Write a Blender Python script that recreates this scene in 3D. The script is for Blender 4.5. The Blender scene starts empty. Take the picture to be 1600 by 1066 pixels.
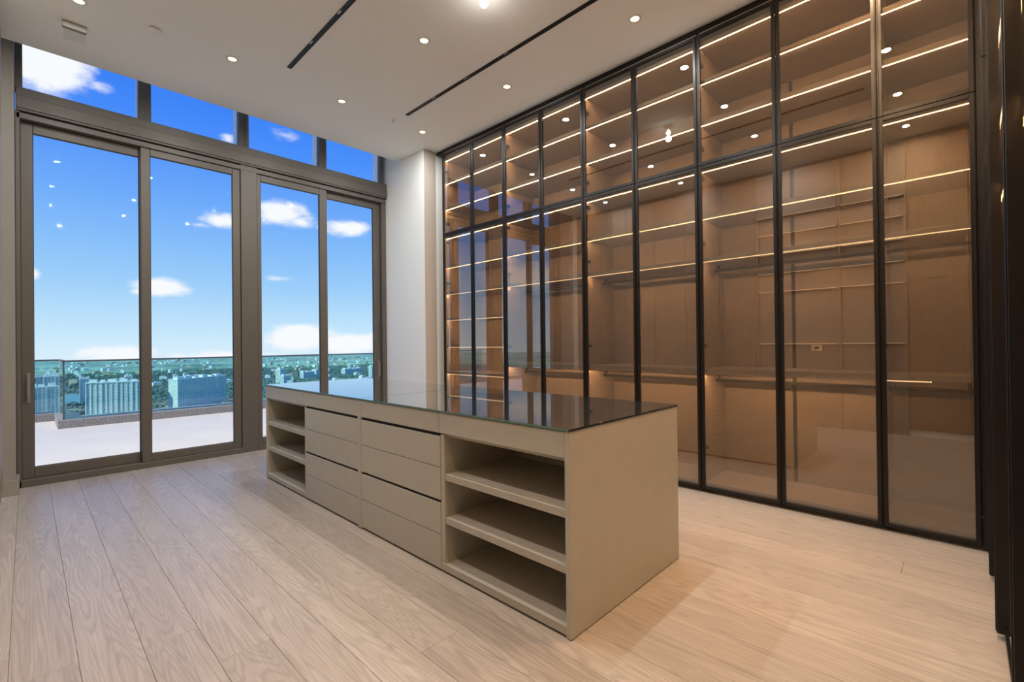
import bpy, bmesh, math, random
from mathutils import Matrix, Vector
random.seed(7)
sc = bpy.context.scene
COL = sc.collection

# ------------------------------------------------------------------ camera
EYE = 1.25
def make_camera():
    f, yaw, pitch, roll = 729.81, 0.8046, 0.00545, -0.01108
    r = Vector((math.cos(yaw), -math.sin(yaw), 0)); fw = Vector((math.sin(yaw), math.cos(yaw), 0)); up = Vector((0, 0, 1))
    f2 = fw*math.cos(pitch) + up*math.sin(pitch); u2 = up*math.cos(pitch) - fw*math.sin(pitch)
    r3 = r*math.cos(roll) + u2*math.sin(roll); u3 = -r*math.sin(roll) + u2*math.cos(roll)
    cam = bpy.data.cameras.new('camera'); o = bpy.data.objects.new('camera', cam); COL.objects.link(o)
    cam.sensor_fit = 'HORIZONTAL'; cam.sensor_width = 36; cam.lens = f/1600*36
    cam.clip_start = 0.01; cam.clip_end = 30000
    o.matrix_world = Matrix(((r3.x, u3.x, -f2.x, 0), (r3.y, u3.y, -f2.y, 0), (r3.z, u3.z, -f2.z, EYE), (0, 0, 0, 1)))
    sc.camera = o
make_camera()

# ------------------------------------------------------------------ exposure, sky, sun
sc.view_settings.view_transform = 'Standard'; sc.view_settings.look = 'None'
sc.view_settings.exposure = 0.0; sc.view_settings.gamma = 1.0; sc.view_settings.use_curve_mapping = False
SKY_STRENGTH = 1.0
SUN_STRENGTH = 5.0
DOWNLIGHT_W = 13
BULB_W = 1.6
LED_STRENGTH = 145
sc.cycles.transparent_max_bounces = 32
sc.cycles.diffuse_bounces = 5

class NT:
    def __init__(s, tree): s.t = tree; s.t.nodes.clear()
    def n(s, kind, **kw):
        nd = s.t.nodes.new(kind)
        for k, v in kw.items():
            if k.startswith('_'): nd.inputs[k[1:].replace('_', ' ')].default_value = v
            else: setattr(nd, k, v)
        return nd
    def l(s, a, b): s.t.links.new(a, b)
    def m(s, op, a, b=None, c=None):
        nd = s.t.nodes.new('ShaderNodeMath'); nd.operation = op
        for i, v in enumerate((a, b, c)):
            if v is None: continue
            if isinstance(v, (int, float)): nd.inputs[i].default_value = v
            else: s.l(v, nd.inputs[i])
        return nd.outputs[0]
    def ramp(s, fac, stops, interp='LINEAR'):
        nd = s.t.nodes.new('ShaderNodeValToRGB'); cr = nd.color_ramp; cr.interpolation = interp
        while len(cr.elements) < len(stops): cr.elements.new(0.5)
        for e, (p, c) in zip(cr.elements, stops):
            e.position = p; e.color = (*c, 1) if len(c) == 3 else c
        s.l(fac, nd.inputs[0]); return nd.outputs[0]
    def mix(s, fac, a, b, blend='MIX'):
        nd = s.t.nodes.new('ShaderNodeMix'); nd.data_type = 'RGBA'; nd.blend_type = blend
        for i, v in ((0, fac), (6, a), (7, b)):
            if isinstance(v, (int, float)): nd.inputs[i].default_value = v
            elif isinstance(v, tuple): nd.inputs[i].default_value = (*v, 1)
            else: s.l(v, nd.inputs[i])
        return nd.outputs[2]

def make_sky():
    w = bpy.data.worlds.new('sky'); sc.world = w; w.use_nodes = True
    t = NT(w.node_tree)
    tc = t.n('ShaderNodeTexCoord'); sep = t.n('ShaderNodeSeparateXYZ'); t.l(tc.outputs['Generated'], sep.inputs[0])
    x, y, z = sep.outputs
    az = t.m('DEGREES', t.m('ARCTAN2', x, y)); el = t.m('DEGREES', t.m('ARCSINE', z))
    fac = t.m('DIVIDE', t.m('ADD', el, 5), 95)
    E = lambda d: (d+5)/95
    base = t.ramp(fac, [(0, (.62, .78, .9)), (E(-1), (.72, .88, 1.0)), (E(1.5), (.58, .81, 1.0)), (E(6), (.36, .64, .98)), (E(10), (.25, .53, .98)), (E(14), (.17, .42, .98)),
                        (E(20), (.075, .285, .98)), (E(25), (.04, .215, .95)), (E(45), (.05, .19, .68)), (1, (.05, .15, .5))])
    comb = t.n('ShaderNodeCombineXYZ'); t.l(az, comb.inputs[0]); t.l(el, comb.inputs[1])
    clouds = [(.8, 24.0, 4.4, 3.4, 1.6), (4.6, 22.8, 1.6, .8, .45), (9.4, 5.9, 3.0, 1.25, 1.05), (7.6, 5.3, 1.3, .5, .7), (19.8, 14.4, 3.6, 1.7, 1.1), (21.8, 13.7, 2.2, 1.0, .8), (26.6, 13.3, 3.8, 1.2, .95), (14.4, 13.0, 2.4, 1.1, .85),
              (12.4, 12.3, 1.6, .4, .5), (.2, 6.4, .9, .9, .9), (21.6, .9, 4.6, 1.9, 1.3), (27.2, .2, 5.4, 1.5, 1.3), (31.5, .6, 4, 1.5, 1.2), (6.0, -.6, 3.6, 1.2, 1.0), (14.5, -1.2, 7, 1.1, .9),
              (19.5, 7.4, 2.0, .5, .45), (20.3, 22.2, 1.8, .9, .55), (14.9, 20.9, 1.0, .9, .45)]
    rnd = random.Random(3)
    for i in range(14):   # the same kind of sky all the way round
        a = 45 + i*22 + rnd.uniform(-6, 6); clouds.append(((a+180) % 360-180, rnd.choice((3, 8, 14, 22, 30)), rnd.uniform(3, 7), rnd.uniform(1, 2.6), rnd.uniform(.8, 1.2)))
    acc = None
    for (a, e, wa, we, wt) in clouds:
        sub = t.n('ShaderNodeVectorMath', operation='SUBTRACT'); t.l(comb.outputs[0], sub.inputs[0]); sub.inputs[1].default_value = (a, e, 0)
        dv = t.n('ShaderNodeVectorMath', operation='DIVIDE'); t.l(sub.outputs[0], dv.inputs[0]); dv.inputs[1].default_value = (wa, we, 1)
        ln = t.n('ShaderNodeVectorMath', operation='LENGTH'); t.l(dv.outputs[0], ln.inputs[0])
        v = t.m('MULTIPLY', t.m('SUBTRACT', 1, ln.outputs['Value']), wt)
        acc = v if acc is None else t.m('MAXIMUM', acc, v)
    sc2 = t.n('ShaderNodeVectorMath', operation='MULTIPLY'); t.l(comb.outputs[0], sc2.inputs[0]); sc2.inputs[1].default_value = (.55, 1.0, 1)
    nz = t.n('ShaderNodeTexNoise', _Scale=.75, _Detail=9.0, _Roughness=.62); t.l(sc2.outputs[0], nz.inputs['Vector'])
    dens = t.m('ADD', t.m('MULTIPLY', acc, 1.35), t.m('MULTIPLY', t.m('SUBTRACT', nz.outputs[0], .47), 1.6))
    mask = t.n('ShaderNodeMapRange', interpolation_type='SMOOTHSTEP'); t.l(dens, mask.inputs[0]); mask.inputs[1].default_value = .1; mask.inputs[2].default_value = 1.0
    ok = t.n('ShaderNodeMapRange', interpolation_type='SMOOTHSTEP'); t.l(acc, ok.inputs[0]); ok.inputs[1].default_value = -.35; ok.inputs[2].default_value = .3
    mm = t.m('MULTIPLY', mask.outputs[0], ok.outputs[0])
    col = t.mix(mm, base, (.97, .98, 1.02))
    bg = t.n('ShaderNodeBackground', _Strength=SKY_STRENGTH); t.l(col, bg.inputs[0])
    out = t.n('ShaderNodeOutputWorld'); t.l(bg.outputs[0], out.inputs[0])
make_sky()

def add_sun():
    l = bpy.data.lights.new('sun', 'SUN'); l.energy = SUN_STRENGTH; l.angle = math.radians(1.5); l.color = (1, .90, .76)
    o = bpy.data.objects.new('sun', l); COL.objects.link(o)
    d = Vector((1, .2, -.9)); o.rotation_euler = d.to_track_quat('-Z', 'Y').to_euler(); o.location = (-50, 0, 80)
add_sun()

# ------------------------------------------------------------------ materials
def new_mat(name):
    m = bpy.data.materials.new(name); m.use_nodes = True; return m, NT(m.node_tree)
def plain(name, col, rough=.5, metal=0, spec=.5, var=.04, scale=6, bump=0, bscale=200, coat=0):
    m, t = new_mat(name); tc = t.n('ShaderNodeTexCoord')
    p = t.n('ShaderNodeBsdfPrincipled', _Roughness=rough, _Metallic=metal); p.inputs['Specular IOR Level'].default_value = spec; p.inputs['Coat Weight'].default_value = coat
    nz = t.n('ShaderNodeTexNoise', _Scale=float(scale), _Detail=5.0); t.l(tc.outputs['Object'], nz.inputs['Vector'])
    c = t.ramp(nz.outputs[0], [(.3, tuple(v*(1-var) for v in col)), (.7, tuple(min(1, v*(1+var)) for v in col))]); t.l(c, p.inputs['Base Color'])
    if bump:
        n2 = t.n('ShaderNodeTexNoise', _Scale=float(bscale), _Detail=3.0); t.l(tc.outputs['Object'], n2.inputs['Vector'])
        b = t.n('ShaderNodeBump', _Strength=bump, _Distance=.002); t.l(n2.outputs[0], b.inputs['Height']); t.l(b.outputs[0], p.inputs['Normal'])
    o = t.n('ShaderNodeOutputMaterial'); t.l(p.outputs[0], o.inputs[0]); return m
def emit(name, col, s):
    m, t = new_mat(name); e = t.n('ShaderNodeEmission', _Strength=s); e.inputs[0].default_value = (*col, 1)
    o = t.n('ShaderNodeOutputMaterial'); t.l(e.outputs[0], o.inputs[0]); return m
def thin_glass(name, tint, r0, ior=1.5, k=1.6, grough=0.0, gcol=(1, 1, 1)):
    """thin tinted pane: see-through, with a mirror share that grows at grazing view"""
    m, t = new_mat(name); tr = t.n('ShaderNodeBsdfTransparent'); tr.inputs[0].default_value = (*tint, 1)
    gl = t.n('ShaderNodeBsdfGlossy', _Roughness=grough); gl.inputs[0].default_value = (*gcol, 1)
    fr = t.n('ShaderNodeFresnel', _IOR=ior)
    gm = t.n('ShaderNodeNewGeometry')   # mirror only on the face turned to the viewer's side, never on the way out
    f = t.m('MULTIPLY', t.m('MINIMUM', t.m('ADD', t.m('MULTIPLY', fr.outputs[0], k), r0), .97), t.m('SUBTRACT', 1.0, gm.outputs['Backfacing']))
    mx = t.n('ShaderNodeMixShader'); t.l(f, mx.inputs[0]); t.l(tr.outputs[0], mx.inputs[1]); t.l(gl.outputs[0], mx.inputs[2])
    o = t.n('ShaderNodeOutputMaterial'); t.l(mx.outputs[0], o.inputs[0]); return m
def oak(name, light, dark, rough=.42):
    m, t = new_mat(name); tc = t.n('ShaderNodeTexCoord'); oi = t.n('ShaderNodeObjectInfo')
    off = t.n('ShaderNodeCombineXYZ'); t.l(t.m('MULTIPLY', oi.outputs['Random'], 37.0), off.inputs[1]); t.l(t.m('MULTIPLY', oi.outputs['Random'], 9.0), off.inputs[0])
    ad = t.n('ShaderNodeVectorMath', operation='ADD'); t.l(tc.outputs['Object'], ad.inputs[0]); t.l(off.outputs[0], ad.inputs[1])
    mp = t.n('ShaderNodeMapping'); mp.inputs['Scale'].default_value = (14, 1.1, 14); t.l(ad.outputs[0], mp.inputs[0])
    n1 = t.n('ShaderNodeTexNoise', _Scale=1.6, _Detail=7.0, _Roughness=.6, _Distortion=1.2); t.l(mp.outputs[0], n1.inputs['Vector'])
    mp2 = t.n('ShaderNodeMapping'); mp2.inputs['Scale'].default_value = (160, 5, 160); t.l(ad.outputs[0], mp2.inputs[0])
    n2 = t.n('ShaderNodeTexNoise', _Scale=1.0, _Detail=4.0); t.l(mp2.outputs[0], n2.inputs['Vector'])
    wv = t.n('ShaderNodeTexWave', _Scale=1.3, _Distortion=9.0, _Detail=3.0); wv.bands_direction = 'X'; t.l(mp.outputs[0], wv.inputs['Vector'])
    f = t.m('ADD', t.m('MULTIPLY', n1.outputs[0], .62), t.m('ADD', t.m('MULTIPLY', n2.outputs[0], .33), t.m('MULTIPLY', wv.outputs[1] if len(wv.outputs) > 1 else wv.outputs[0], .05)))
    c = t.ramp(f, [(.3, dark), (.62, light)])
    # growth rings: contour lines of a stretched noise field
    mp3 = t.n('ShaderNodeMapping'); mp3.inputs['Scale'].default_value = (6.5, .5, 6.5); t.l(ad.outputs[0], mp3.inputs[0])
    n3 = t.n('ShaderNodeTexNoise', _Scale=1.0, _Detail=1.6, _Roughness=.4, _Distortion=.25); t.l(mp3.outputs[0], n3.inputs['Vector'])
    ln = t.m('ABSOLUTE', t.m('SUBTRACT', t.m('FRACT', t.m('MULTIPLY', n3.outputs[0], 30.0)), .5))
    lm = t.n('ShaderNodeMapRange', interpolation_type='SMOOTHSTEP'); t.l(ln, lm.inputs[0]); lm.inputs[1].default_value = .05; lm.inputs[2].default_value = .28; lm.inputs[3].default_value = 1.0; lm.inputs[4].default_value = 0.0
    ring = t.m('MULTIPLY', lm.outputs[0], t.m('MULTIPLY', n1.outputs[0], n2.outputs[0]))
    c = t.mix(t.m('MULTIPLY', ring, 1.0), c, tuple(v*.55 for v in dark))
    v = t.m('ADD', .93, t.m('MULTIPLY', oi.outputs['Random'], .13))
    hs = t.n('ShaderNodeHueSaturation'); t.l(c, hs.inputs['Color']); t.l(v, hs.inputs['Value'])
    p = t.n('ShaderNodeBsdfPrincipled', _Roughness=rough); p.inputs['Specular IOR Level'].default_value = .5; t.l(hs.outputs[0], p.inputs['Base Color'])
    rr = t.m('ADD', rough-.06, t.m('MULTIPLY', n2.outputs[0], .14)); t.l(rr, p.inputs['Roughness'])
    b = t.n('ShaderNodeBump', _Strength=.25, _Distance=.0015); t.l(f, b.inputs['Height']); t.l(b.outputs[0], p.inputs['Normal'])
    o = t.n('ShaderNodeOutputMaterial'); t.l(p.outputs[0], o.inputs[0]); return m
def veneer(name, light, dark):
    m, t = new_mat(name); tc = t.n('ShaderNodeTexCoord')
    mp = t.n('ShaderNodeMapping'); mp.inputs['Scale'].default_value = (40, 40, 2); t.l(tc.outputs['Object'], mp.inputs[0])
    n1 = t.n('ShaderNodeTexNoise', _Scale=1.5, _Detail=6.0); t.l(mp.outputs[0], n1.inputs['Vector'])
    c = t.ramp(n1.outputs[0], [(.3, dark), (.7, light)])
    p = t.n('ShaderNodeBsdfPrincipled', _Roughness=.5); t.l(c, p.inputs['Base Color'])
    o = t.n('ShaderNodeOutputMaterial'); t.l(p.outputs[0], o.inputs[0]); return m

M = dict(
    ceiling=plain('ceiling_paint', (.86, .87, .84), .8, var=.01, scale=1),
    white=plain('white_wall_paint', (.86, .865, .83), .8, var=.01, scale=1),
    greige_wall=plain('greige_wall_shade', (.27, .25, .22), .7, var=.02),  # backlit shade of the corner wall put into its colour; sign housing reuses it
    jamb=plain('shaded_return_paint', (.44, .39, .34), .7, var=.02),  # shade of the wall return put into the colour; unseen walls reuse it
    bronze=plain('bronze_anodised_aluminium', (.125, .112, .096), .45, metal=.25, var=.04, scale=3),
    bronze_dark=plain('dark_gasket', (.03, .027, .024), .6),
    alu=plain('pale_aluminium', (.85, .84, .80), .4, metal=.2),
    handle=plain('handle_metal', (.26, .235, .205), .4, metal=.3),
    steel=plain('brushed_steel', (.55, .53, .49), .35, metal=.8),
    lacquer=plain('greige_lacquer', (.48, .46, .39), .42, var=.03, scale=9, bump=.1, bscale=400),
    lacquer_in=plain('greige_lacquer_inside', (.46, .43, .36), .5, var=.03, scale=9),
    closet=plain('closet_board', (.28, .24, .20), .55, var=.05, scale=7, bump=.08, bscale=300),
    shelfm=plain('closet_shelf_board', (.29, .25, .21), .45, var=.05, scale=7),
    black=plain('black_bronze_frame', (.016, .013, .011), .32, metal=.4, var=.1),
    blackgap=plain('black_gap', (.006, .005, .004), .7),
    glass_dark=plain('smoked_glass_top', (.030, .031, .027), .02, spec=1.0, var=0, coat=1.0),
    glass_edge=plain('green_glass_edge', (.10, .22, .17), .1, spec=.8, var=.05),
    oak=oak('pale_oak_floor', (.475, .42, .365), (.33, .285, .245), .34),
    subfloor=plain('floor_joint', (.16, .12, .09), .8),
    veneer=veneer('closet_veneer', (.30, .235, .175), (.22, .165, .12)),
    window_glass=thin_glass('window_glass', (.985, .995, .99), .0, 1.3, .35),
    rail_glass=thin_glass('teal_tinted_glass', (.66, .88, .90), .02, 1.35),
    closet_glass=thin_glass('bronze_tinted_glass', (.79, .745, .69), .085, 1.7),
    acrylic=thin_glass('clear_acrylic', (.93, .95, .94), .03, 1.45),
    led=emit('warm_led', (1.0, .58, .29), LED_STRENGTH),
    lip=emit('led_diffuser_lip', (1.0, .66, .36), 2.2),
    lampface=emit('downlight_face', (1.0, .80, .42), 3.0),
    bulb=emit('white_bulb', (1.0, .95, .85), 6.0),
    tile=plain('pale_balcony_tile', (.62, .60, .55), .6, var=.03, scale=1.2),
    stone=plain('grey_granite', (.235, .225, .215), .6, var=.4, scale=45),
    rail_metal=plain('grey_rail_metal', (.12, .13, .13), .4, metal=.4),
    white_metal=plain('white_enamel', (.75, .76, .72), .4, var=.01),
    slot=plain('slot_black', (.01, .01, .009), .5),
    outlet=plain('outlet_plastic', (.75, .7, .62), .5),
)

# ------------------------------------------------------------------ builders
WPOS = {}
_cache = {}
def link(o, parent, loc):
    COL.objects.link(o)
    if parent is not None:
        o.parent = parent; o.location = Vector(loc)-WPOS[parent.name]
    else: o.location = loc
    WPOS[o.name] = Vector(loc)
    return o
def mesh_from(bm, name, mat):
    me = bpy.data.meshes.new(name); bm.to_mesh(me); bm.free(); me.materials.append(mat); return me
def bm_box(bm, a, b, bev=0):
    """a, b opposite corners"""
    c = [(x+y)/2 for x, y in zip(a, b)]; s = [abs(y-x) for x, y in zip(a, b)]
    r = bmesh.ops.create_cube(bm, size=1.0, matrix=Matrix.Translation(c) @ Matrix.Diagonal((*s, 1)))
    if bev:
        ed = list({e for v in r['verts'] for e in v.link_edges})
        bmesh.ops.bevel(bm, geom=ed, offset=bev, segments=1, affect='EDGES')
def box(name, X, Y, Z, mat, parent=None, bev=0.0):
    X, Y, Z = sorted(X), sorted(Y), sorted(Z)
    c = ((X[0]+X[1])/2, (Y[0]+Y[1])/2, (Z[0]+Z[1])/2); s = (X[1]-X[0], Y[1]-Y[0], Z[1]-Z[0])
    key = (tuple(round(v, 4) for v in s), mat, bev)
    me = _cache.get(key)
    if me is None:
        bm = bmesh.new(); bm_box(bm, [-v/2 for v in s], [v/2 for v in s], bev); me = mesh_from(bm, name, M[mat]); _cache[key] = me
    return link(bpy.data.objects.new(name, me), parent, c)
def boxes(name, lst, mat, parent=None, bev=0.0, origin=None):
    """one part made of several joined bars, lst of ((x0,x1),(y0,y1),(z0,z1))"""
    if origin is None:
        origin = [sum((b[i][0]+b[i][1])/2 for b in lst)/len(lst) for i in range(3)]
    bm = bmesh.new()
    for b in lst: bm_box(bm, [b[i][0]-origin[i] for i in range(3)], [b[i][1]-origin[i] for i in range(3)], bev)
    return link(bpy.data.objects.new(name, mesh_from(bm, name, M[mat])), parent, origin)
def lathe(name, prof, mat, loc, parent=None, seg=28, smooth=True):
    bm = bmesh.new(); rings = []
    for r, z in prof:
        rings.append([bm.verts.new((r*math.cos(2*math.pi*i/seg), r*math.sin(2*math.pi*i/seg), z)) for i in range(seg)] if r > 1e-6 else [bm.verts.new((0, 0, z))])
    for a, b in zip(rings, rings[1:]):
        for i in range(seg):
            j = (i+1) % seg
            if len(a) == 1 and len(b) == 1: continue
            if len(a) == 1: bm.faces.new((a[0], b[j], b[i]))
            elif len(b) == 1: bm.faces.new((a[i], a[j], b[0]))
            else: bm.faces.new((a[i], a[j], b[j], b[i]))
    bmesh.ops.recalc_face_normals(bm, faces=bm.faces)
    me = mesh_from(bm, name, M[mat])
    if smooth:
        for p in me.polygons: p.use_smooth = True
    return link(bpy.data.objects.new(name, me), parent, loc)
def rod(name, a, b, r, mat, parent=None, seg=12):
    a, b = Vector(a), Vector(b); d = b-a; bm = bmesh.new()
    bmesh.ops.create_cone(bm, cap_ends=True, segments=seg, radius1=r, radius2=r, depth=d.length, matrix=d.to_track_quat('Z', 'Y').to_matrix().to_4x4())
    me = mesh_from(bm, name, M[mat])
    for p in me.polygons: p.use_smooth = len(p.vertices) == 4
    return link(bpy.data.objects.new(name, me), parent, (a+b)/2)
def empty(name, loc, label=None, cat=None, group=None, kind=None):
    o = bpy.data.objects.new(name, None); o.empty_display_size = .1; link(o, None, loc); tag(o, label, cat, group, kind); return o
def tag(o, label=None, cat=None, group=None, kind=None):
    for k, v in (('label', label), ('category', cat), ('group', group), ('kind', kind)):
        if v: o[k] = v
    return o
def struct(o, label, cat): return tag(o, label, cat, None, 'structure')

# ------------------------------------------------------------------ room shell
H = 3.867; D = 6.157; YC = 5.777
XL = -.17; XR = 4.55; YB = -2.6
def ring(X, Y, Z, w):           # rectangular frame in an XZ plane
    (x0, x1), (z0, z1) = X, Z
    wl, wr, wb, wt = w
    return [((x0, x0+wl), Y, Z), ((x1-wr, x1), Y, Z), ((x0+wl, x1-wr), Y, (z0, z0+wb)), ((x0+wl, x1-wr), Y, (z1-wt, z1))]

floor = struct(box('floor', (XL-.1, XR+.1), (YB-.1, D-.03), (-.12, -.012), 'subfloor'), 'pale oak plank floor of the dressing room', 'floor')
def lay_planks():
    pw, k = .193, 0
    x = -.247
    rnd = random.Random(5)
    while x < XR:
        y = YB - rnd.uniform(0, 2.6)
        while y < D-.05:
            L = rnd.choice((2.6, 3.2, 3.8))
            y0, y1 = max(y, YB-.05), min(y+L, D-.045)
            x0, x1 = x, min(x+pw, XR+.05)
            if y1-y0 > .05:
                box('plank', (x0+.0006, x1-.0006), (y0+.0006, y1-.0006), (-.012, 0), 'oak', floor, .0007)
            y += L
        x += pw
lay_planks()

ceil = struct(box('ceiling', (XL-.1, XR+.1), (YB-.1, YC), (H, H+.45), 'ceiling'), 'white painted ceiling with downlights and two long black slots', 'ceiling')
struct(box('trim_1', (XL-.1, 4.4), (YC, D+.25), (4.32, 4.42), 'ceiling'), 'white soffit of the curtain pocket above the windows', 'ceiling trim')
struct(box('wall_right', (3.69, 4.75), (5.155, D+.25), (0, 4.4), 'white', bev=.002), 'white wall stub between window and glass wardrobe', 'wall')
struct(box('return_shade', (3.692, 3.88), (5.149, 5.1545), (0, H), 'jamb'), 'thin added panel carrying the shade of the white wall return beside the glass wardrobe', 'painted shade')  # same wall behind; panel added to darken the less lit return face
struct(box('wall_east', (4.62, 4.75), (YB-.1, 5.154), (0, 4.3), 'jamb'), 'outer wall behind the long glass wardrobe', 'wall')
struct(box('wall_left', (XL-.3, XL), (YB-.1, 5.85), (0, 4.3), 'white'), 'white side wall beside the camera', 'wall')
struct(box('wall_back', (XL-.3, 4.75), (YB-.25, YB-.1), (0, 4.3), 'jamb'), 'back wall behind the camera', 'wall')
struct(box('wall_corner', (XL-.3, -.068), (5.852, D+.25), (0, 4.4), 'greige_wall', bev=.002), 'wall return at the left end of the window, its backlit shade in the colour', 'wall')
bb = boxes('baseboard_left', [((XL, -.048), (5.832, 5.852), (0, .13)), ((-.0678, -.048), (5.852, D-.03), (0, .13))], 'greige_wall', None, .002)
struct(bb, 'baseboard at the foot of the wall return, same shaded tone', 'baseboard')

# ------------------------------------------------------------------ window wall
yf = D-.045   # room face of the frames
hd = boxes('trim_2', [((-.06, 3.695), (yf-.035, D+.12), (3.40, 3.612)), ((-.06, 3.68), (yf-.02, D+.1), (3.335, 3.388)), ((-.06, 3.695), (yf-.045, yf-.035), (3.42, 3.53))], 'bronze', None, .004)
struct(hd, 'bronze aluminium transom beam between doors and upper windows', 'window beam')
sill = boxes('trim_3', [((-.06, 1.76), (yf-.02, D+.1), (0, .062)), ((1.93, 3.69), (yf-.02, D+.1), (0, .062))], 'bronze', None, .003)
struct(sill, 'bronze aluminium threshold track of the balcony doors', 'threshold')
struct(boxes('trim_4', [((1.755, 1.93), (yf-.018, D+.12), (0, 3.40))], 'bronze', None, .003), 'wide bronze aluminium post between the two pairs of balcony doors', 'window post')
struct(boxes('trim_5', [((-.066, -.035), (yf-.02, D+.12), (0, 3.40)), ((3.62, 3.69), (yf+.0, D+.12), (0, 3.40))], 'bronze', None, .003), 'bronze aluminium side jambs of the balcony doors', 'window jamb')
tx = [(-.018, .812), (.917, 1.742), (1.852, 2.697), (2.80, 3.60)]
names = ['upper window at the left end over the first balcony door, white cloud behind it', 'upper window second from the left wall', 'upper window third from the left wall', 'upper window beside the white wall stub']
for i, (x0, x1) in enumerate(tx):
    a = -.066 if i == 0 else (tx[i-1][1]+.02+x0)/2-.0
    fx0 = (-.066 if i == 0 else tx[i-1][1]+.062); fx1 = (3.66 if i == 3 else (tx[i+1][0]-.04))
    fr = boxes('window_%d' % (i+1), [((fx0, x0), (yf, D+.10), (3.612, 4.33)), ((x1+.001, fx1), (yf, D+.02), (3.612, 4.33)), ((x0, x1), (yf+.02, D+.02), (4.28, 4.33))], 'bronze', None, .002)
    struct(fr, names[i], 'window')
    box('glass_pane', (x0, x1), (D+.008, D+.014), (3.612, 4.28), 'window_glass', fr)
    box('reveal_strip', (x1-.001, x1+.02), (D+.021, D+.15), (3.612, 4.33), 'alu', fr)
# sliding doors
def slider(n, X, gx, yoff, label, handle=None, rails=(.062, .16, 3.243, 3.335)):
    y0, y1 = yf+yoff, yf+yoff+.045
    z0, zg0, zg1, z1 = rails
    fr = boxes('door_%d' % n, [((X[0], gx[0]), (y0, y1), (z0, z1)), ((gx[1], X[1]), (y0, y1), (z0, z1)), ((gx[0], gx[1]), (y0, y1), (z0, zg0)), ((gx[0], gx[1]), (y0, y1), (zg1, z1))], 'bronze', None, .004)
    struct(fr, label, 'balcony door')
    box('glass_pane', gx, (y0+.02, y0+.028), (zg0, zg1), 'window_glass', fr)
    boxes('gasket', [((gx[0], gx[0]+.004), (y0+.008, y0+.02), (zg0, zg1)), ((gx[1]-.004, gx[1]), (y0+.008, y0+.02), (zg0, zg1)), ((gx[0], gx[1]), (y0+.008, y0+.02), (zg0, zg0+.004)), ((gx[0], gx[1]), (y0+.008, y0+.02), (zg1-.006, zg1))], 'bronze_dark', fr)
    if handle is not None:
        h = boxes('handle', [((handle-.014, handle+.014), (y0-.006, y0), (.75, 1.03)), ((handle-.008, handle+.008), (y0-.05, y0-.038), (.79, 1.0)), ((handle-.006, handle+.006), (y0-.04, y0-.004), (.80, .815)), ((handle-.006, handle+.006), (y0-.04, y0-.004), (.975, .99))], 'handle', fr, .003)
slider(1, (-.035, .90), (.046, .818), .055, 'first balcony sliding door from the left, set back with a pull handle', .008)
slider(2, (.825, 1.752), (.905, 1.672), 0, 'second balcony sliding door from the left', None, (.0625, .142, 3.262, 3.334))
slider(3, (1.932, 2.80), (1.978, 2.70), 0, 'third balcony sliding door, just right of the wide post', None, (.0625, .142, 3.254, 3.334))
slider(4, (2.72, 3.618), (2.823, 3.512), .055, 'balcony sliding door beside the white wall with a slim handle', 3.575)

# ------------------------------------------------------------------ balcony
yb = 10.0
bf = empty('balcony_floor', (1.8, 8, -.1)); struct(bf, 'pale grey large-tile balcony floor', 'balcony floor')
box('slab', (-6, 9), (D+.11, 11.7), (-.32, -.012), 'stone', bf)
xs = [-6+1.2*i for i in range(13)]
for x in xs:
    y = D+.11
    while y < 11.65:
        box('tile', (x+.002, x+1.198), (y+.002, min(y+1.198, 11.7)), (-.012, .012), 'tile', bf, .001)
        y += 1.2
cb = empty('balcony_curb', (3, yb+.2, 0)); struct(cb, 'grey granite curb round the balcony edge', 'curb')
for i in range(5):
    box('stone', (.325+i*2.4+(.003 if i else 0), .325+(i+1)*2.4), (yb, yb+.45), (.012, .135), 'stone', cb, .004)
box('stone', (.325, .62), (yb+.453, 11.2), (.012, .135), 'stone', cb, .004)
for i in range(3): box('stone', (.325-2.4*(i+1), .322-2.4*i), (11.203, 11.65), (.012, .135), 'stone', cb, .004)
gr = empty('balcony_railing', (3, yb+.2, .13), 'teal tinted frameless glass balcony railing with grey top rail', 'railing')
gy = yb+.18
edges = [.40, 1.62, 2.98, 4.02, 5.02, 6.2, 7.5, 9]
pts = [(.40, 3.03), (3.04, 4.20), (4.21, 5.4), (5.41, 7.4), (7.41, 9.4)]
for a, b in pts: box('glass_pane', (a+.003, b-.003), (gy-.006, gy+.006), (.135, 1.035), 'rail_glass', gr)
box('glass_pane', (.394, .406), (gy+.01, 11.37), (.135, 1.035), 'rail_glass', gr)
for a, b in ((-2.6, -.9), (-.895, .39)): box('glass_pane', (a, b), (11.37, 11.382), (.135, 1.035), 'rail_glass', gr)
box('glass_edge', (.388, .412), (gy-.012, gy+.0), (.135, 1.035), 'rail_metal', gr)
boxes('top_rail', [((.38, 9.4), (gy-.022, gy+.022), (1.035, 1.062)), ((.38, .42), (gy+.022, 11.38), (1.035, 1.062)), ((-2.6, .38), (11.35, 11.395), (1.035, 1.062))], 'rail_metal', gr)

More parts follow.
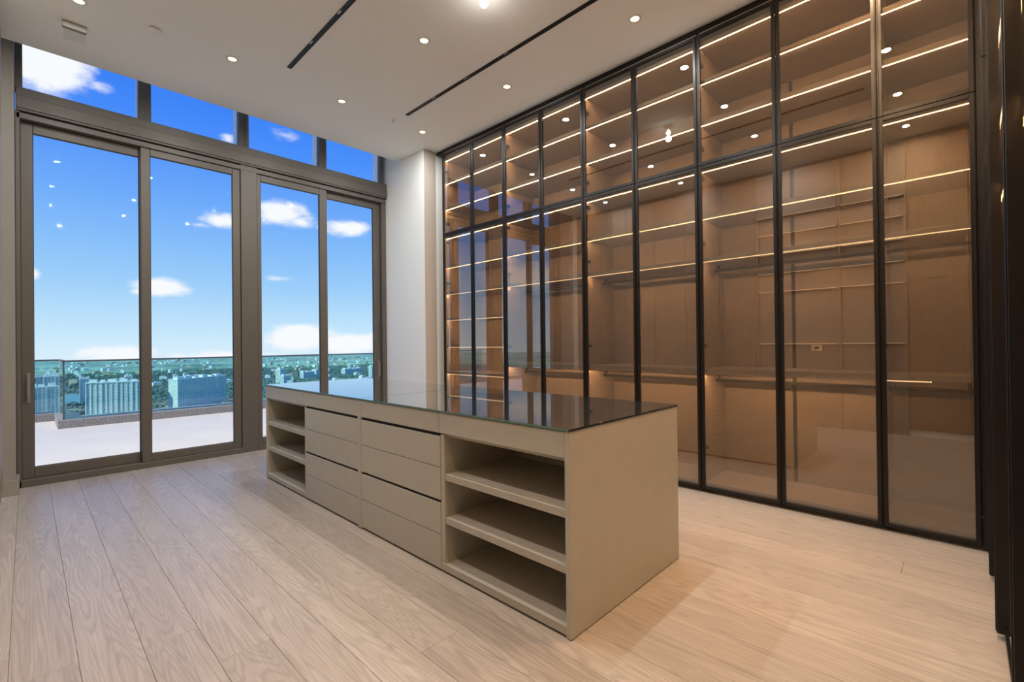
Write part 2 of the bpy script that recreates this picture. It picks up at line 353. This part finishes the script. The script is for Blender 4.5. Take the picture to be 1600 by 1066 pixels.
# ------------------------------------------------------------------ wardrobe along the right wall
S = .976
WX = 3.973*S                         # outer face of the doors
BX = 4.40                            # face of the back panels
zz = lambda z: EYE+(z-EYE)*S
sy = [v*S for v in (5.125, 4.52, 3.937, 3.355, 2.785, 2.20, 1.605, 1.0, .392, -.078)]
LEDZ = [zz(v) for v in (3.768, 3.447, 3.092, 2.695, 2.29, 1.925)]
Z0, Z1, ZM = .03, zz(H)-.005, zz(2.742)
DT = .028                            # door thickness
def door_yz(parent, y0, y1, z0, z1, name='door'):
    """one framed glass door in a YZ plane"""
    w = .027
    x0, x1 = WX, WX+DT
    fr = boxes(name, [((x0, x1), (y0, y0+w), (z0, z1)), ((x0, x1), (y1-w, y1), (z0, z1)), ((x0, x1), (y0+w, y1-w), (z0, z0+w)), ((x0, x1), (y0+w, y1-w), (z1-w, z1)),
                      ((x0-.004, x0), (y0+.004, y0+.009), (z0, z1)), ((x0-.004, x0), (y1-.009, y1-.004), (z0, z1))], 'black', parent, .0015)
    box('glass_pane', (x0+.009, x0+.014), (y0+w-.004, y1-w+.004), (z0+w-.004, z1-w+.004), 'closet_glass', fr)
    return fr
def shelf_yz(parent, y0, y1, zled, thick=.034, led=True, name='shelf', x0=None, ledy=None):
    x0 = WX+DT+.008 if x0 is None else x0
    s = box(name, (x0, BX), (y0, y1), (zled+.004, zled+.004+thick), 'shelfm', parent, .0015)
    if led:
        a, b = ledy or (y0+.004, y1-.004)
        boxes('led_strip', [((x0+.001, x0+.003), (a, b), (zled-.0025, zled+.004))], 'lip', s)
        box('led_tape', (x0+.0035, x0+.0095), (a, b), (zled-.001, zled+.0035), 'led', s)
    return s
bays = [(0, 2), (2, 4), (4, 6), (6, 8), (8, 9)]
labels = ['glass wardrobe bay at the window end, shelved all the way down',
          'second glass wardrobe bay from the white wall stub, behind the island',
          'middle glass wardrobe bay over the near end of the island',
          'wide glass wardrobe bay with a dark vertical slot in its back, right of the island',
          'narrow single-door glass wardrobe bay in the dark inner corner']
for bi, (a, b) in enumerate(bays):
    yh, yl = sy[a], sy[b]            # yh towards the window
    bay = empty('wardrobe', (4.1, (yh+yl)/2, 0), labels[bi], 'wardrobe', 'glass-fronted wardrobe bays along the right wall')
    pt = .022
    pin_h, pin_l = yh-.011-(.018 if a == 0 else 0), yl+.011
    if a == 0: box('side_panel', (WX+DT+.004, BX+.02), (yh-.030, yh-.004), (Z0+.03, Z1), 'closet', bay, .001)
    else: box('side_panel', (WX+DT+.004, BX+.02), (yh-.010, yh-.0005), (Z0+.03, Z1), 'closet', bay, .001)
    box('side_panel', (WX+DT+.004, BX+.02), (yl+.0005, yl+.010), (Z0+.03, Z1), 'closet', bay, .001)
    yi0, yi1 = pin_l, pin_h
    box('plinth', (WX+.14, BX), (yl+.001, yh-.004), (0, Z0+.028), 'blackgap', bay)
    box('bottom_panel', (WX+DT+.004, BX), (yi0, yi1), (Z0+.03, Z0+.05), 'shelfm', bay, .001)
    box('top_panel', (WX+DT+.004, BX), (yi0, yi1), (Z1+.002, Z1+.03), 'closet', bay, .001)
    if bi == 3:
        g = .998
        box('back_panel', (BX+.001, BX+.019), (yi0, g-.014), (Z0+.03, Z1), 'closet', bay, .001)
        box('back_panel', (BX+.001, BX+.019), (g+.014, yi1), (Z0+.03, Z1), 'closet', bay, .001)
        box('slot', (BX+.014, BX+.018), (g-.0135, g+.0135), (Z0+.05, Z1-.01), 'blackgap', bay)
        o = boxes('power_outlet', [((BX-.006, BX), (.80, .875), (1.165, 1.212))], 'outlet', bay, .002)
        box('socket', (BX-.008, BX-.006), (.822, .853), (1.18, 1.198), 'blackgap', o)
    else:
        box('back_panel', (BX+.001, BX+.019), (yi0, yi1), (Z0+.03, Z1), 'closet', bay, .001)
    zs = list(LEDZ)
    if bi == 0: zs += [zz(1.572), zz(1.207), zz(.84), zz(.47)]
    for k, z in enumerate(zs):
        shelf_yz(bay, yi0, yi1, z, name='shelf')
    if bi > 0:
        led = True
        ly = (.14, yi1-.004) if bi == 4 else None
        low = shelf_yz(bay, yi0, yi1, zz(.972), thick=.04, led=bi == 4, ledy=ly)
        if bi < 4:   # light tape set back under the lower shelf, hidden behind its front edge
            box('front_edge', (WX+DT+.008, WX+DT+.020), (yi0, yi1), (zz(.972)-.006, zz(.972)+.0035), 'shelfm', low, .001)
            box('led_tape', (WX+DT+.024, WX+DT+.031), (yi0+.004, yi1-.004), (zz(.972)-.003, zz(.972)+.0035), 'led', low)
        r = rod('hanging_rail', (4.20, yi0, zz(1.882)), (4.20, yi1, zz(1.882)), .013, 'black', bay)
        r2 = rod('hanging_rail', (4.20, yi0, zz(.90)), (4.20, yi1, zz(.90)), .013, 'black', bay)
        for yy in (yi0+.03, yi1-.03):
            for zt, zb in ((LEDZ[5]+.003, zz(1.882)+.012), (zz(.972)+.003, zz(.90)+.012)):
                box('rail_bracket', (4.192, 4.208), (yy-.008, yy+.008), (zb, zt), 'black', bay)
    ys = [sy[i] for i in range(b, a-1, -1)]
    for y0, y1 in zip(ys, ys[1:]):
        for z0, z1 in ((Z0, ZM-.002), (ZM+.002, Z1)):
            d = door_yz(bay, y0+.0015, y1-.0015, z0, z1)
    # hinges on the partition
    for z in (.35, 1.2, 2.05, 2.6, 2.85, 3.55):
        box('hinge', (WX+DT+.004, WX+DT+.05), (yh-.052 if a == 0 else yh-.030, yh-.031 if a == 0 else yh-.0105), (z, z+.03), 'black', bay)
# strip above the doors
struct(boxes('trim_6', [((WX+.02, XR), (-.6, 5.154), (Z1+.031, H))], 'black'), 'black shadow gap strip between wardrobe tops and ceiling', 'shadow gap')

# ------------------------------------------------------------------ second wardrobe run, seen edge-on at the right
Y0 = -.091; Y1 = -.124
jx = [3.54*S, 2.875*S, 1.855, .92]
def door_xz(parent, x0, x1, z0, z1):
    w = .027
    fr = boxes('door', [((x0, x0+w), (Y1, Y0), (z0, z1)), ((x1-w, x1), (Y1, Y0), (z0, z1)), ((x0+w, x1-w), (Y1, Y1+.012), (z0, z0+w)), ((x0+w, x1-w), (Y1, Y1+.012), (z1-w, z1)),
                        ((x0+.004, x0+.009), (Y0, Y0+.003), (z0, z1)), ((x1-.009, x1-.004), (Y0, Y0+.003), (z0, z1))], 'black', parent, .0015)
    box('glass_pane', (x0+w-.004, x1-w+.004), (Y1+.001, Y1+.006), (z0+w-.004, z1-w+.004), 'closet_glass', fr)
YBK = -.62
corner = empty('corner_post', (3.7, -.1, 0), 'black framed glass corner filler where the two wardrobe runs meet', 'corner post')
cx1 = WX+DT+.0
boxes('post', [((WX-.0, WX+DT), (Y1, sy[9]-.002), (Z0, Z1)), ((jx[0]+.001, jx[0]+.03), (Y1, Y0), (Z0, Z1))], 'black', corner, .001)
for z0, z1 in ((Z0, ZM-.002), (ZM+.002, Z1)):
    f_ = boxes('fixed_frame', [((jx[0]+.031, jx[0]+.05), (Y1, Y0-.002), (z0, z1)), ((WX-.03, WX-.001), (Y1, Y0), (z0, z1)), ((jx[0]+.05, WX-.03), (Y1, Y1+.012), (z0, z0+.027)), ((jx[0]+.05, WX-.03), (Y1, Y1+.012), (z1-.027, z1))], 'black', corner, .001)
    box('glass_pane', (jx[0]+.046, WX-.026), (Y1+.001, Y1+.006), (z0+.02, z1-.02), 'closet_glass', f_)
lab2 = ['edge-on glass wardrobe bay at the far right, beside the dark inner corner', 'edge-on glass wardrobe bay at the right picture edge, nearest the viewer']
for n, (xa, xb, js) in enumerate(((jx[2], jx[0], [jx[2], jx[1], jx[0]]), (jx[3], jx[2], [jx[3], jx[2]]))):
    bay = empty('wardrobe', ((xa+xb)/2, -.35, 0), lab2[n], 'wardrobe', 'glass-fronted wardrobe bays seen edge-on')
    for x0, x1 in ((xa+.0005, xa+.010), (xb-.010, xb-.0005)):
        box('side_panel', (x0, x1), (YBK-.02, Y1-.004), (Z0+.03, Z1), 'closet', bay, .001)
    box('back_panel', (xa+.011, xb-.011), (YBK-.02, YBK), (Z0+.03, Z1), 'closet', bay, .001)
    box('bottom_panel', (xa+.011, xb-.011), (YBK, Y1-.004), (Z0+.03, Z0+.05), 'shelfm', bay, .001)
    box('top_panel', (xa+.011, xb-.011), (YBK, Y1-.004), (Z1+.002, Z1+.03), 'closet', bay, .001)
    box('plinth', (xa+.001, xb-.001), (YBK, Y1-.12), (0, Z0+.028), 'blackgap', bay)
    for z in LEDZ:
        s = box('shelf', (xa+.011, xb-.011), (YBK, Y1-.012), (z+.004, z+.038), 'shelfm', bay, .0015)
        box('led_strip', (xa+.015, xb-.015), (Y1-.016, Y1-.014), (z-.0025, z+.004), 'lip', s)
        box('led_tape', (xa+.015, xb-.015), (Y1-.0225, Y1-.0165), (z-.001, z+.0035), 'led', s)
    for a_, b_ in zip(js, js[1:]):
        for z0, z1 in ((Z0, ZM-.002), (ZM+.002, Z1)): door_xz(bay, a_+.0015, b_-.0015, z0, z1)
struct(boxes('trim_7', [((jx[3], WX+.02), (YBK-.02, Y1-.01), (Z1+.031, H))], 'black'), 'black strip above the edge-on wardrobe', 'shadow gap')
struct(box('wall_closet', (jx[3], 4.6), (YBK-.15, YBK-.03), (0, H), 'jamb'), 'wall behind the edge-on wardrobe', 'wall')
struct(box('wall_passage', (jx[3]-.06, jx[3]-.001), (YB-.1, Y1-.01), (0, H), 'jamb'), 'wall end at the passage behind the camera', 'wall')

# ------------------------------------------------------------------ closet wall opposite (seen mirrored in the glass doors)
pc = empty('panelled_closet', (-.16, 3.8, 0), 'veneered tall closet doors on the side wall, mirrored in the wardrobe glass', 'closet')
y = 2.30
for k in range(5): box('door', (XL+.001, XL+.03), (-2.4+k*.58+.003, -2.4+k*.58+.577), (.09, H-.02), 'veneer', pc, .0015)
while y < 5.2:
    box('door', (XL+.001, XL+.03), (y+.003, y+.567), (.09, H-.02), 'veneer', pc, .0015)
    y += .57
box('plinth', (XL+.001, XL+.015), (2.3, 5.15), (0, .085), 'veneer', pc)
oc = empty('open_shelf_closet', (-.16, 1.1, 0), 'open shelf niche with light strips on the side wall, mirrored in the wardrobe glass', 'closet')
box('back_panel', (XL+.001, XL+.008), (.5, 2.29), (0, H-.02), 'closet', oc)
for z in (3.13, 2.86, 2.56, 2.27, 1.99, 1.2):
    for a_, b_ in ((.52, 1.21), (1.25, 2.27)):
        s = box('shelf', (XL+.009, XL+.06), (a_, b_), (z+.004, z+.03), 'shelfm', oc)
        box('led_strip', (XL+.05, XL+.054), (a_+.01, b_-.01), (z-.003, z+.0035), 'lip', s)
for yy in (.5, 1.21, 2.27): box('side_panel', (XL+.009, XL+.06), (yy, yy+.019), (0, H-.02), 'closet', oc)

# ------------------------------------------------------------------ island
IX0, IX1 = 1.5745, 2.608
def island_unit(name_label, y_lo, y_hi, shelves_at_hi):
    """one cabinet of the island: open shelves at one end, four drawers at the other"""
    t = empty('island_cabinet', ((IX0+IX1)/2, (y_lo+y_hi)/2, 0), name_label, 'island cabinet', 'dressing island cabinets')
    zt = .876
    w = .026
    # niche span / drawer span
    if shelves_at_hi: ns, ds, endp = (3.893, y_hi-.026), (y_lo+.035, 3.868), (y_hi-.026, y_hi)
    else: ns, ds, endp = (y_lo+.026, 2.044), (2.078, y_hi-.012), (y_lo, y_lo+.026)
    box('end_panel', (IX0, IX1), endp, (.004, zt), 'lacquer', t, .0015)
    oth = (y_lo, y_lo+.033) if shelves_at_hi else (y_hi-.010, y_hi)
    box('end_panel', (IX0, IX1), oth, (.004, zt), 'lacquer', t, .0015)
    dv = (3.869, 3.892) if shelves_at_hi else (2.045, 2.076)
    box('partition', (IX0+.006, IX1-.02), dv, (.03, .755), 'lacquer', t, .001)
    lo, hi = (y_lo+.034, y_hi-.027) if shelves_at_hi else (y_lo+.027, y_hi-.011)
    box('plinth', (IX0+.03, IX1-.03), (lo, hi), (0, .012), 'blackgap', t)
    box('bottom_panel', (IX0+.004, IX1-.02), (lo, hi), (.012, .05), 'lacquer_in', t, .001)
    box('back_panel', (IX0+.56, IX0+.58), (lo, hi), (.051, .755), 'lacquer_in', t, .001)
    box('top_panel', (IX0+.03, IX1-.03), (lo, hi), (.742, .758), 'lacquer_in', t, .001)
    # top row of shallow drawers
    split = (3.892 if shelves_at_hi else 2.083)
    for a_, b_ in ((lo if shelves_at_hi else endp[1]+.001, split-.0015), (split+.0015, hi if not shelves_at_hi else endp[0]-.001)):
        box('top_drawer', (IX0+.001, IX0+.5), (a_, b_), (.762, zt-.002), 'lacquer', t, .0015)
    for z in (.505, .268):
        box('shelf', (IX0+.010, IX0+.555), (ns[0]+.001, ns[1]-.001), (z, z+.036), 'lacquer_in', t, .001)
    zr = [(.5735, .742), (.392, .5700), (.2035, .375), (.016, .2000)]
    for z0, z1 in zr:
        box('drawer', (IX0+.002, IX0+.5), (ds[0], ds[1]), (z0, z1), 'lacquer', t, .0012)
    box('grip_groove', (IX0+.016, IX0+.02), (ds[0], ds[1]), (.376, .391), 'blackgap', t)
    box('grip_groove', (IX0+.016, IX0+.02), (ds[0], ds[1]), (.743, .761), 'blackgap', t)
    # far side of the double-sided cabinet
    ym = (lo+hi)/2
    for a_, b_ in ((lo, ym-.0015), (ym+.0015, hi)):
        for z0, z1 in ((.016, .25), (.253, .50), (.503, .755), (.762, zt-.002)):
            box('drawer', (IX1-.019, IX1-.001), (a_, b_), (z0, z1), 'lacquer', t, .0012)
    boxes('tray_divider', [((IX0+.51, IX0+.522), (lo, hi), (.80, zt-.001)), ((IX0+.02, IX1-.02), (ym-.005, ym+.005), (.80, zt-.001))], 'lacquer', t)
    g = box('glass_top', (IX0-.003, IX1+.002), (y_lo-(.003 if not shelves_at_hi else -.0015), y_hi+(.003 if shelves_at_hi else -.0015)), (.8765, .8865), 'glass_dark', t, .001)
    boxes('glass_edge', [((IX0-.0045, IX0-.0031), (y_lo+.002, y_hi-.002), (.8775, .8855))], 'glass_edge', g)
    return t
island_unit('island cabinet nearer the window, open shelves at its far end', 2.966, 4.772, True)
island_unit('island cabinet nearer the viewer, big side panel and open shelves at its near end', 1.19, 2.963, False)

# ------------------------------------------------------------------ ceiling fittings
def downlight(x, y, label, warm=False):
    t = empty('downlight', (x, y, H), label, 'downlight', 'recessed ceiling downlights')
    lathe('trim_ring', [(.034, -.001), (.036, -.006), (.052, -.004), (.054, 0)], 'white_metal', (x, y, H), t)
    lathe('lamp_face', [(0, -.0035), (.0335, -.0035), (.034, -.001)], 'lampface', (x, y, H), t, 24)
    l = bpy.data.lights.new('downlight_lamp', 'AREA'); l.energy = DOWNLIGHT_W*(2.0 if warm else 1); l.shape = 'DISK'; l.size = .064; l.color = (1.0, .66, .38) if warm else (.95, .97, .96)
    o = bpy.data.objects.new('downlight_lamp', l); link(o, t, (x, y, H-.0065))
DL = {(.28, 4.755): 'ceiling downlight by the picture top, nearest the emergency sign', (1.306, 4.745): 'ceiling downlight second in the row along the window, right of the round white cap',
      (2.349, 4.75): 'ceiling downlight third in the row along the window, between the two slots', (3.385, 4.746): 'ceiling downlight nearest the white wall stub',
      (3.396, 3.301): 'middle ceiling downlight along the wardrobe', (3.419, 1.872): 'ceiling downlight along the wardrobe nearest the viewer'}
for (x, y), lb in DL.items(): downlight(x, y, lb)
hidden = [(2.38, 3.3), (1.33, 3.3), (.30, 3.3), (2.38, 1.87), (1.33, 1.87), (.30, 1.87), (3.42, .46), (2.38, .46), (1.33, .46), (.30, .46), (.5, -1.4)]  # last one is an added unseen passage lamp for warm light
for x, y in hidden: downlight(x, y, 'recessed ceiling downlight mirrored in the wardrobe glass or added unseen', y < .6)

def slot_diffuser(xc, y0, y1, label):
    t = empty('slot_diffuser', (xc, (y0+y1)/2, H), label, 'air slot')
    box('slot', (xc-.017, xc+.017), (y0, y1), (H-.002, H-.0002), 'slot', t)
    boxes('rim', [((xc-.020, xc-.0171), (y0, y1), (H-.005, H-.0002)), ((xc+.0171, xc+.020), (y0, y1), (H-.005, H-.0002)), ((xc-.020, xc+.020), (y1, y1+.003), (H-.005, H-.0002))], 'slot', t)
    box('vane', (xc-.0015, xc+.0015), (y0, y1), (H-.004, H-.0021), 'black', t)
    for y in (3.98, 3.46, 2.9): box('clip', (xc-.016, xc-.004), (y, y+.05), (H-.004, H-.0021), 'steel', t)
slot_diffuser(1.720, .7, 4.52, 'long black ceiling air slot nearer the window end left of the bulb')
slot_diffuser(3.012, .7, 4.52, 'long black ceiling air slot nearer the wardrobe, right of the bulb')

t = empty('bare_bulb', (2.37, 2.53, H), 'bare glowing bulb on a white ceiling rose at the top of the picture', 'light bulb')
lathe('ceiling_rose', [(.06, 0), (.06, -.012), (.022, -.02), (.02, -.045), (0, -.045)], 'white_metal', (2.37, 2.53, H), t)
lathe('bulb', [(.012, -.0455), (.014, -.055), (.030, -.075), (.030, -.09), (.02, -.107), (0, -.112)], 'bulb', (2.37, 2.53, H), t)
l = bpy.data.lights.new('bulb_lamp', 'POINT'); l.energy = BULB_W; l.shadow_soft_size = .035; l.color = (1, .93, .82)
o = bpy.data.objects.new('bulb_lamp', l); link(o, t, (2.37, 2.53, H-.155))

t = empty('concealed_sprinkler', (.741, 4.749, H)); lathe('cover_plate', [(0, -.02), (.045, -.02), (.046, -.012), (.036, -.011), (.036, 0)], 'white_metal', (.741, 4.749, H), t); tag(t, 'round white sprinkler cover plate on the ceiling near the window', 'sprinkler cap')
t = empty('sprinkler', (2.965, 4.722, H), 'small sprinkler head at the end of the ceiling slot by the window', 'sprinkler')
lathe('escutcheon', [(.028, 0), (.024, -.006), (.01, -.01), (0, -.01)], 'white_metal', (2.965, 4.722, H), t)
lathe('deflector', [(.005, -.0101), (.004, -.028), (.016, -.03), (0, -.032)], 'steel', (2.965, 4.722, H), t)
t = empty('emergency_sign', (.275, 5.13, H), 'grey ceiling sign housing with a clear hanging panel, top left', 'ceiling sign')
box('housing', (.205, .350), (5.105, 5.150), (H-.05, H), 'greige_wall', t, .004)
box('clear_panel', (.212, .343), (5.125, 5.129), (H-.14, H-.05), 'acrylic', t)

# ------------------------------------------------------------------ the city below
ZG = -158.0
def ground_mat():
    m, t = new_mat('flat_green_suburbs'); tc = t.n('ShaderNodeTexCoord')
    n1 = t.n('ShaderNodeTexNoise', _Scale=.0016, _Detail=6.0, _Roughness=.6); t.l(tc.outputs['Object'], n1.inputs['Vector'])
    n2 = t.n('ShaderNodeTexNoise', _Scale=.02, _Detail=6.0, _Roughness=.7); t.l(tc.outputs['Object'], n2.inputs['Vector'])
    vo = t.n('ShaderNodeTexVoronoi', _Scale=.022); t.l(tc.outputs['Object'], vo.inputs['Vector'])
    g = t.ramp(n2.outputs[0], [(.3, (.11, .19, .19)), (.5, (.21, .29, .26)), (.68, (.44, .47, .42))])
    zone = t.ramp(n1.outputs[0], [(.40, (.55, .62, .62)), (.5, (.9, .95, .9)), (.6, (1.25, 1.35, 1.1))])
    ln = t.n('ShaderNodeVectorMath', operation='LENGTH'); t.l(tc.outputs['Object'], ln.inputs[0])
    far = t.ramp(t.m('ADD', t.m('DIVIDE', ln.outputs['Value'], 8600), t.m('MULTIPLY', t.m('SUBTRACT', n1.outputs[0], .5), .25)), [(.24, (1, 1, 1)), (.30, (.5, .62, .75)), (.40, (.5, .62, .75)), (.46, (1.4, 1.6, 1.3)), (.62, (1.5, 1.55, 1.6))])  # farthest ground paled to stand in for haze; darker band is woodland
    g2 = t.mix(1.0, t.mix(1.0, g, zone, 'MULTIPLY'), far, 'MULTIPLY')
    houses = t.ramp(vo.outputs['Distance'], [(.0, (1, 1, 1)), (.28, (1, 1, 1)), (.34, (0, 0, 0))], 'LINEAR')
    sel = t.ramp(vo.outputs['Color'], [(.45, (0, 0, 0)), (.55, (1, 1, 1))])
    zs = t.ramp(n1.outputs[0], [(.48, (1, 1, 1)), (.56, (.25, .25, .25))])
    mk = t.mix(1.0, t.mix(1.0, houses, sel, 'MULTIPLY'), zs, 'MULTIPLY')
    c = t.mix(mk, g2, (.62, .62, .58))
    p = t.n('ShaderNodeBsdfPrincipled', _Roughness=.9); p.inputs['Specular IOR Level'].default_value = .1; t.l(c, p.inputs['Base Color'])
    o = t.n('ShaderNodeOutputMaterial'); t.l(p.outputs[0], o.inputs[0]); return m
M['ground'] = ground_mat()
M['lake'] = plain('lake_water', (.06, .16, .24), .15, var=.2, scale=.01)
M['pale'] = plain('pale_concrete', (.86, .87, .84), .7, var=.05, scale=.05)
M['beige'] = plain('sand_concrete', (.62, .52, .40), .7, var=.05, scale=.05)
M['roofm'] = plain('roof_grey', (.55, .56, .56), .8, var=.1, scale=.05)
M['tree'] = plain('tree_canopy', (.12, .20, .17), .9, var=.4, scale=.05)
def facade(name, glass, band, fh=3.4):
    m, t = new_mat(name); tc = t.n('ShaderNodeTexCoord'); sp = t.n('ShaderNodeSeparateXYZ'); t.l(tc.outputs['Object'], sp.inputs[0])
    fz = t.m('FRACT', t.m('DIVIDE', sp.outputs[2], fh)); mk = t.m('GREATER_THAN', fz, .62)
    fx = t.m('FRACT', t.m('DIVIDE', t.m('ADD', sp.outputs[0], 500), 3.1)); mk2 = t.m('GREATER_THAN', fx, .8)
    mk3 = t.m('MAXIMUM', mk, t.m('MULTIPLY', mk2, .6))
    nz = t.n('ShaderNodeTexNoise', _Scale=.18, _Detail=2.0); t.l(tc.outputs['Object'], nz.inputs['Vector'])
    gl = t.ramp(nz.outputs[0], [(.35, tuple(v*.7 for v in glass)), (.65, tuple(v*1.3 for v in glass))])
    c = t.mix(mk3, gl, band)
    p = t.n('ShaderNodeBsdfPrincipled', _Roughness=.35); t.l(c, p.inputs['Base Color'])
    o = t.n('ShaderNodeOutputMaterial'); t.l(p.outputs[0], o.inputs[0]); return m
M['facade'] = facade('blue_glass_facade', (.42, .52, .50), (.90, .90, .88))
M['facade3'] = facade('teal_glass_facade', (.62, .74, .68), (.95, .95, .92))
M['facade2'] = facade('pale_facade', (.42, .5, .52), (.85, .87, .85))
def disc(name, r, z, mat, cx, cy):
    bm = bmesh.new(); bmesh.ops.create_circle(bm, cap_ends=True, segments=96, radius=r); o = link(bpy.data.objects.new(name, mesh_from(bm, name, M[mat])), None, (cx, cy, z)); return o
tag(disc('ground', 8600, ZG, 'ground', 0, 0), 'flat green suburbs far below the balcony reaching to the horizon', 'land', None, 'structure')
lk = boxes('lake', [((72, 150), (1830, 2260), (ZG, ZG+.6))], 'lake'); struct(lk, 'small blue lake beside the towers', 'lake')
FOOT = []
def tower(a, b, depth, ztop, label, fins=9, mat='facade', name='apartment_tower', group=None, crown=True, step=None, side=True):
    """slab tower with its front face from a to b (plan points)"""
    a, b = Vector((*a, 0)), Vector((*b, 0)); d = (b-a); L = d.length; ang = math.atan2(d.y, d.x)
    t = empty(name, (a.x, a.y, ZG), label, 'tower', group); t.rotation_euler.z = ang
    h = ztop-ZG
    for q in range(9):
        c = a+d*(q/8)+Vector((-math.sin(ang), math.cos(ang), 0))*depth/2; FOOT.append((c.x, c.y, depth/2+L/16+16))
    def lb(nm, X, Y, Z, mt):
        bm = bmesh.new(); bm_box(bm, (X[0], Y[0], Z[0]), (X[1], Y[1], Z[1])); o = bpy.data.objects.new(nm, mesh_from(bm, nm, M[mt])); COL.objects.link(o); o.parent = t; return o
    lb('body', (0, L), (0, depth), (0, h-4), mat)
    lb('roof', (-.8, L+.8), (-1.5, depth+.8), (h-4, h-1.5), 'pale')
    if crown:
        rnd = random.Random(label)
        x = L*.04
        while x < L*.92:
            w = rnd.uniform(.07, .16)*L; lb('penthouse', (x, x+w), (depth*.2, depth*.7), (h-1.5, h+rnd.uniform(1.5, 5.5)), 'pale'); x += w+rnd.uniform(.02, .08)*L
    for i in range(fins+1):
        x = L*i/fins; w = 1.9 if i % 3 == 0 else .9
        lb('fin', (x-w/2, x+w/2), (-1.6 if i % 3 else -2.4, 0), (0, h-4), 'pale')
    return t
tower((96, 1483), (206, 1452), 26, -78, 'wide slab tower in the first balcony door, blue glass with white fins', 12)
tower((267, 1450), (402, 1545), 26, -80, 'wide slab tower in the second balcony door, turned away to the right', 16, 'facade3')
tower((-32, 1500), (52, 1502), 26, -83, 'slab tower cut by the left door stile', 12)
tower((30, 1700), (58, 1700), 24, -68, 'slim taller tower behind the leftmost slab', 4, 'facade2')
tower((110, 1905), (131, 1905), 22, -88, 'small pale tower left of the first wide slab, by the lake', 3, 'facade2')
tower((215, 1900), (232, 1900), 22, -86, 'slim tower behind the right end of the first wide slab', 3, 'facade2')
tower((752, 2105), (784, 2125), 22, -96, 'blue tower seen over the island, left of the glass joint', 4)
tower((735, 2020), (768, 2030), 22, -120, 'low pale tower in front of the blue tower over the island', 4, 'facade2')
tower((1000, 2320), (1022, 2330), 20, -118, 'pale tower just right of the meeting stile over the island', 4, 'facade2')
tower((925, 2290), (985, 2310), 24, -124, 'cream block left of the meeting stile over the island', 5, 'facade2')
tower((1180, 2100), (1196, 2105), 20, -102, 'pale tower at the right edge of the last balcony door', 3, 'facade2')
tower((1215, 2450), (1330, 2480), 30, -128, 'long low block at the right of the last balcony door', 6, 'facade2')
tower((405, 2000), (428, 2030), 20, -104, 'sand coloured tower right of the turned slab tower', 3, 'beige')
tower((30, 2900), (60, 2900), 20, -118, 'far pale twin tower over the leftmost slab, first of two', 3, 'facade2')
tower((72, 2950), (100, 2950), 20, -116, 'far pale twin tower over the leftmost slab, second of two', 3, 'facade2')
# low buildings and trees
rnd = random.Random(11)
lowm = []
for k in range(6):
    w, dd, hh = rnd.uniform(18, 46), rnd.uniform(12, 22), rnd.uniform(7, 20)
    bm = bmesh.new(); bm_box(bm, (-w/2, -dd/2, 0), (w/2, dd/2, hh)); bm_box(bm, (-w/4, -dd/4, hh), (w/6, dd/4, hh+2.5)); bm_box(bm, (-w/2-.5, -dd/2-.5, hh-1), (w/2+.5, dd/2+.5, hh-.2)); lowm.append(mesh_from(bm, 'low_building', M['pale' if k % 3 else 'beige']))
FT = len(FOOT)
for i in range(405):
    dist = 1500 + 5600*rnd.random()**1.2; az = math.radians(rnd.uniform(-2, 34))
    x, y = dist*math.sin(az), dist*math.cos(az)
    if 60 < x < 170 and 1780 < y < 2300: continue
    if any(math.hypot(x-a, y-b) < c+22 for a, b, c in FOOT[:FT]) or any(math.hypot(x-a, y-b) < c+c for a, b, c in FOOT[FT:]): continue
    FOOT.append((x, y, 40))
    o = bpy.data.objects.new('low_building', rnd.choice(lowm)); link(o, None, (x, y, ZG)); o.rotation_euler.z = rnd.uniform(-.5, .6)
    tag(o, 'low pale building among the trees of the far plain', 'building', 'low buildings scattered across the far plain')
def canopy():
    vs, fs = [], []
    ico = bmesh.new(); bmesh.ops.create_icosphere(ico, subdivisions=1, radius=1); iv = [v.co.copy() for v in ico.verts]; fi = [[v.index for v in f.verts] for f in ico.faces]; ico.free()
    r2 = random.Random(4)
    for i in range(9000):
        dist = 1250 + 2600*r2.random()**1.3; az = math.radians(r2.uniform(-2, 34)); x, y = dist*math.sin(az), dist*math.cos(az)
        if 70 < x < 152 and 1828 < y < 2262: continue
        if any(abs(x-a) < c and abs(y-b) < c for a, b, c in FOOT): continue
        s = r2.uniform(4, 8); b = len(vs)
        vs += [(x+v.x*s*r2.uniform(.9, 1.2), y+v.y*s, ZG+max(0, v.z+.6)*s*.8) for v in iv]; fs += [[b+j for j in f] for f in fi]
    me = bpy.data.meshes.new('treetops'); me.from_pydata(vs, [], fs); me.materials.append(M['tree'])
    o = bpy.data.objects.new('treetops', me); link(o, None, (0, 0, 0)); tag(o, 'countless green treetops between the far buildings', 'trees', None, 'stuff')
canopy()
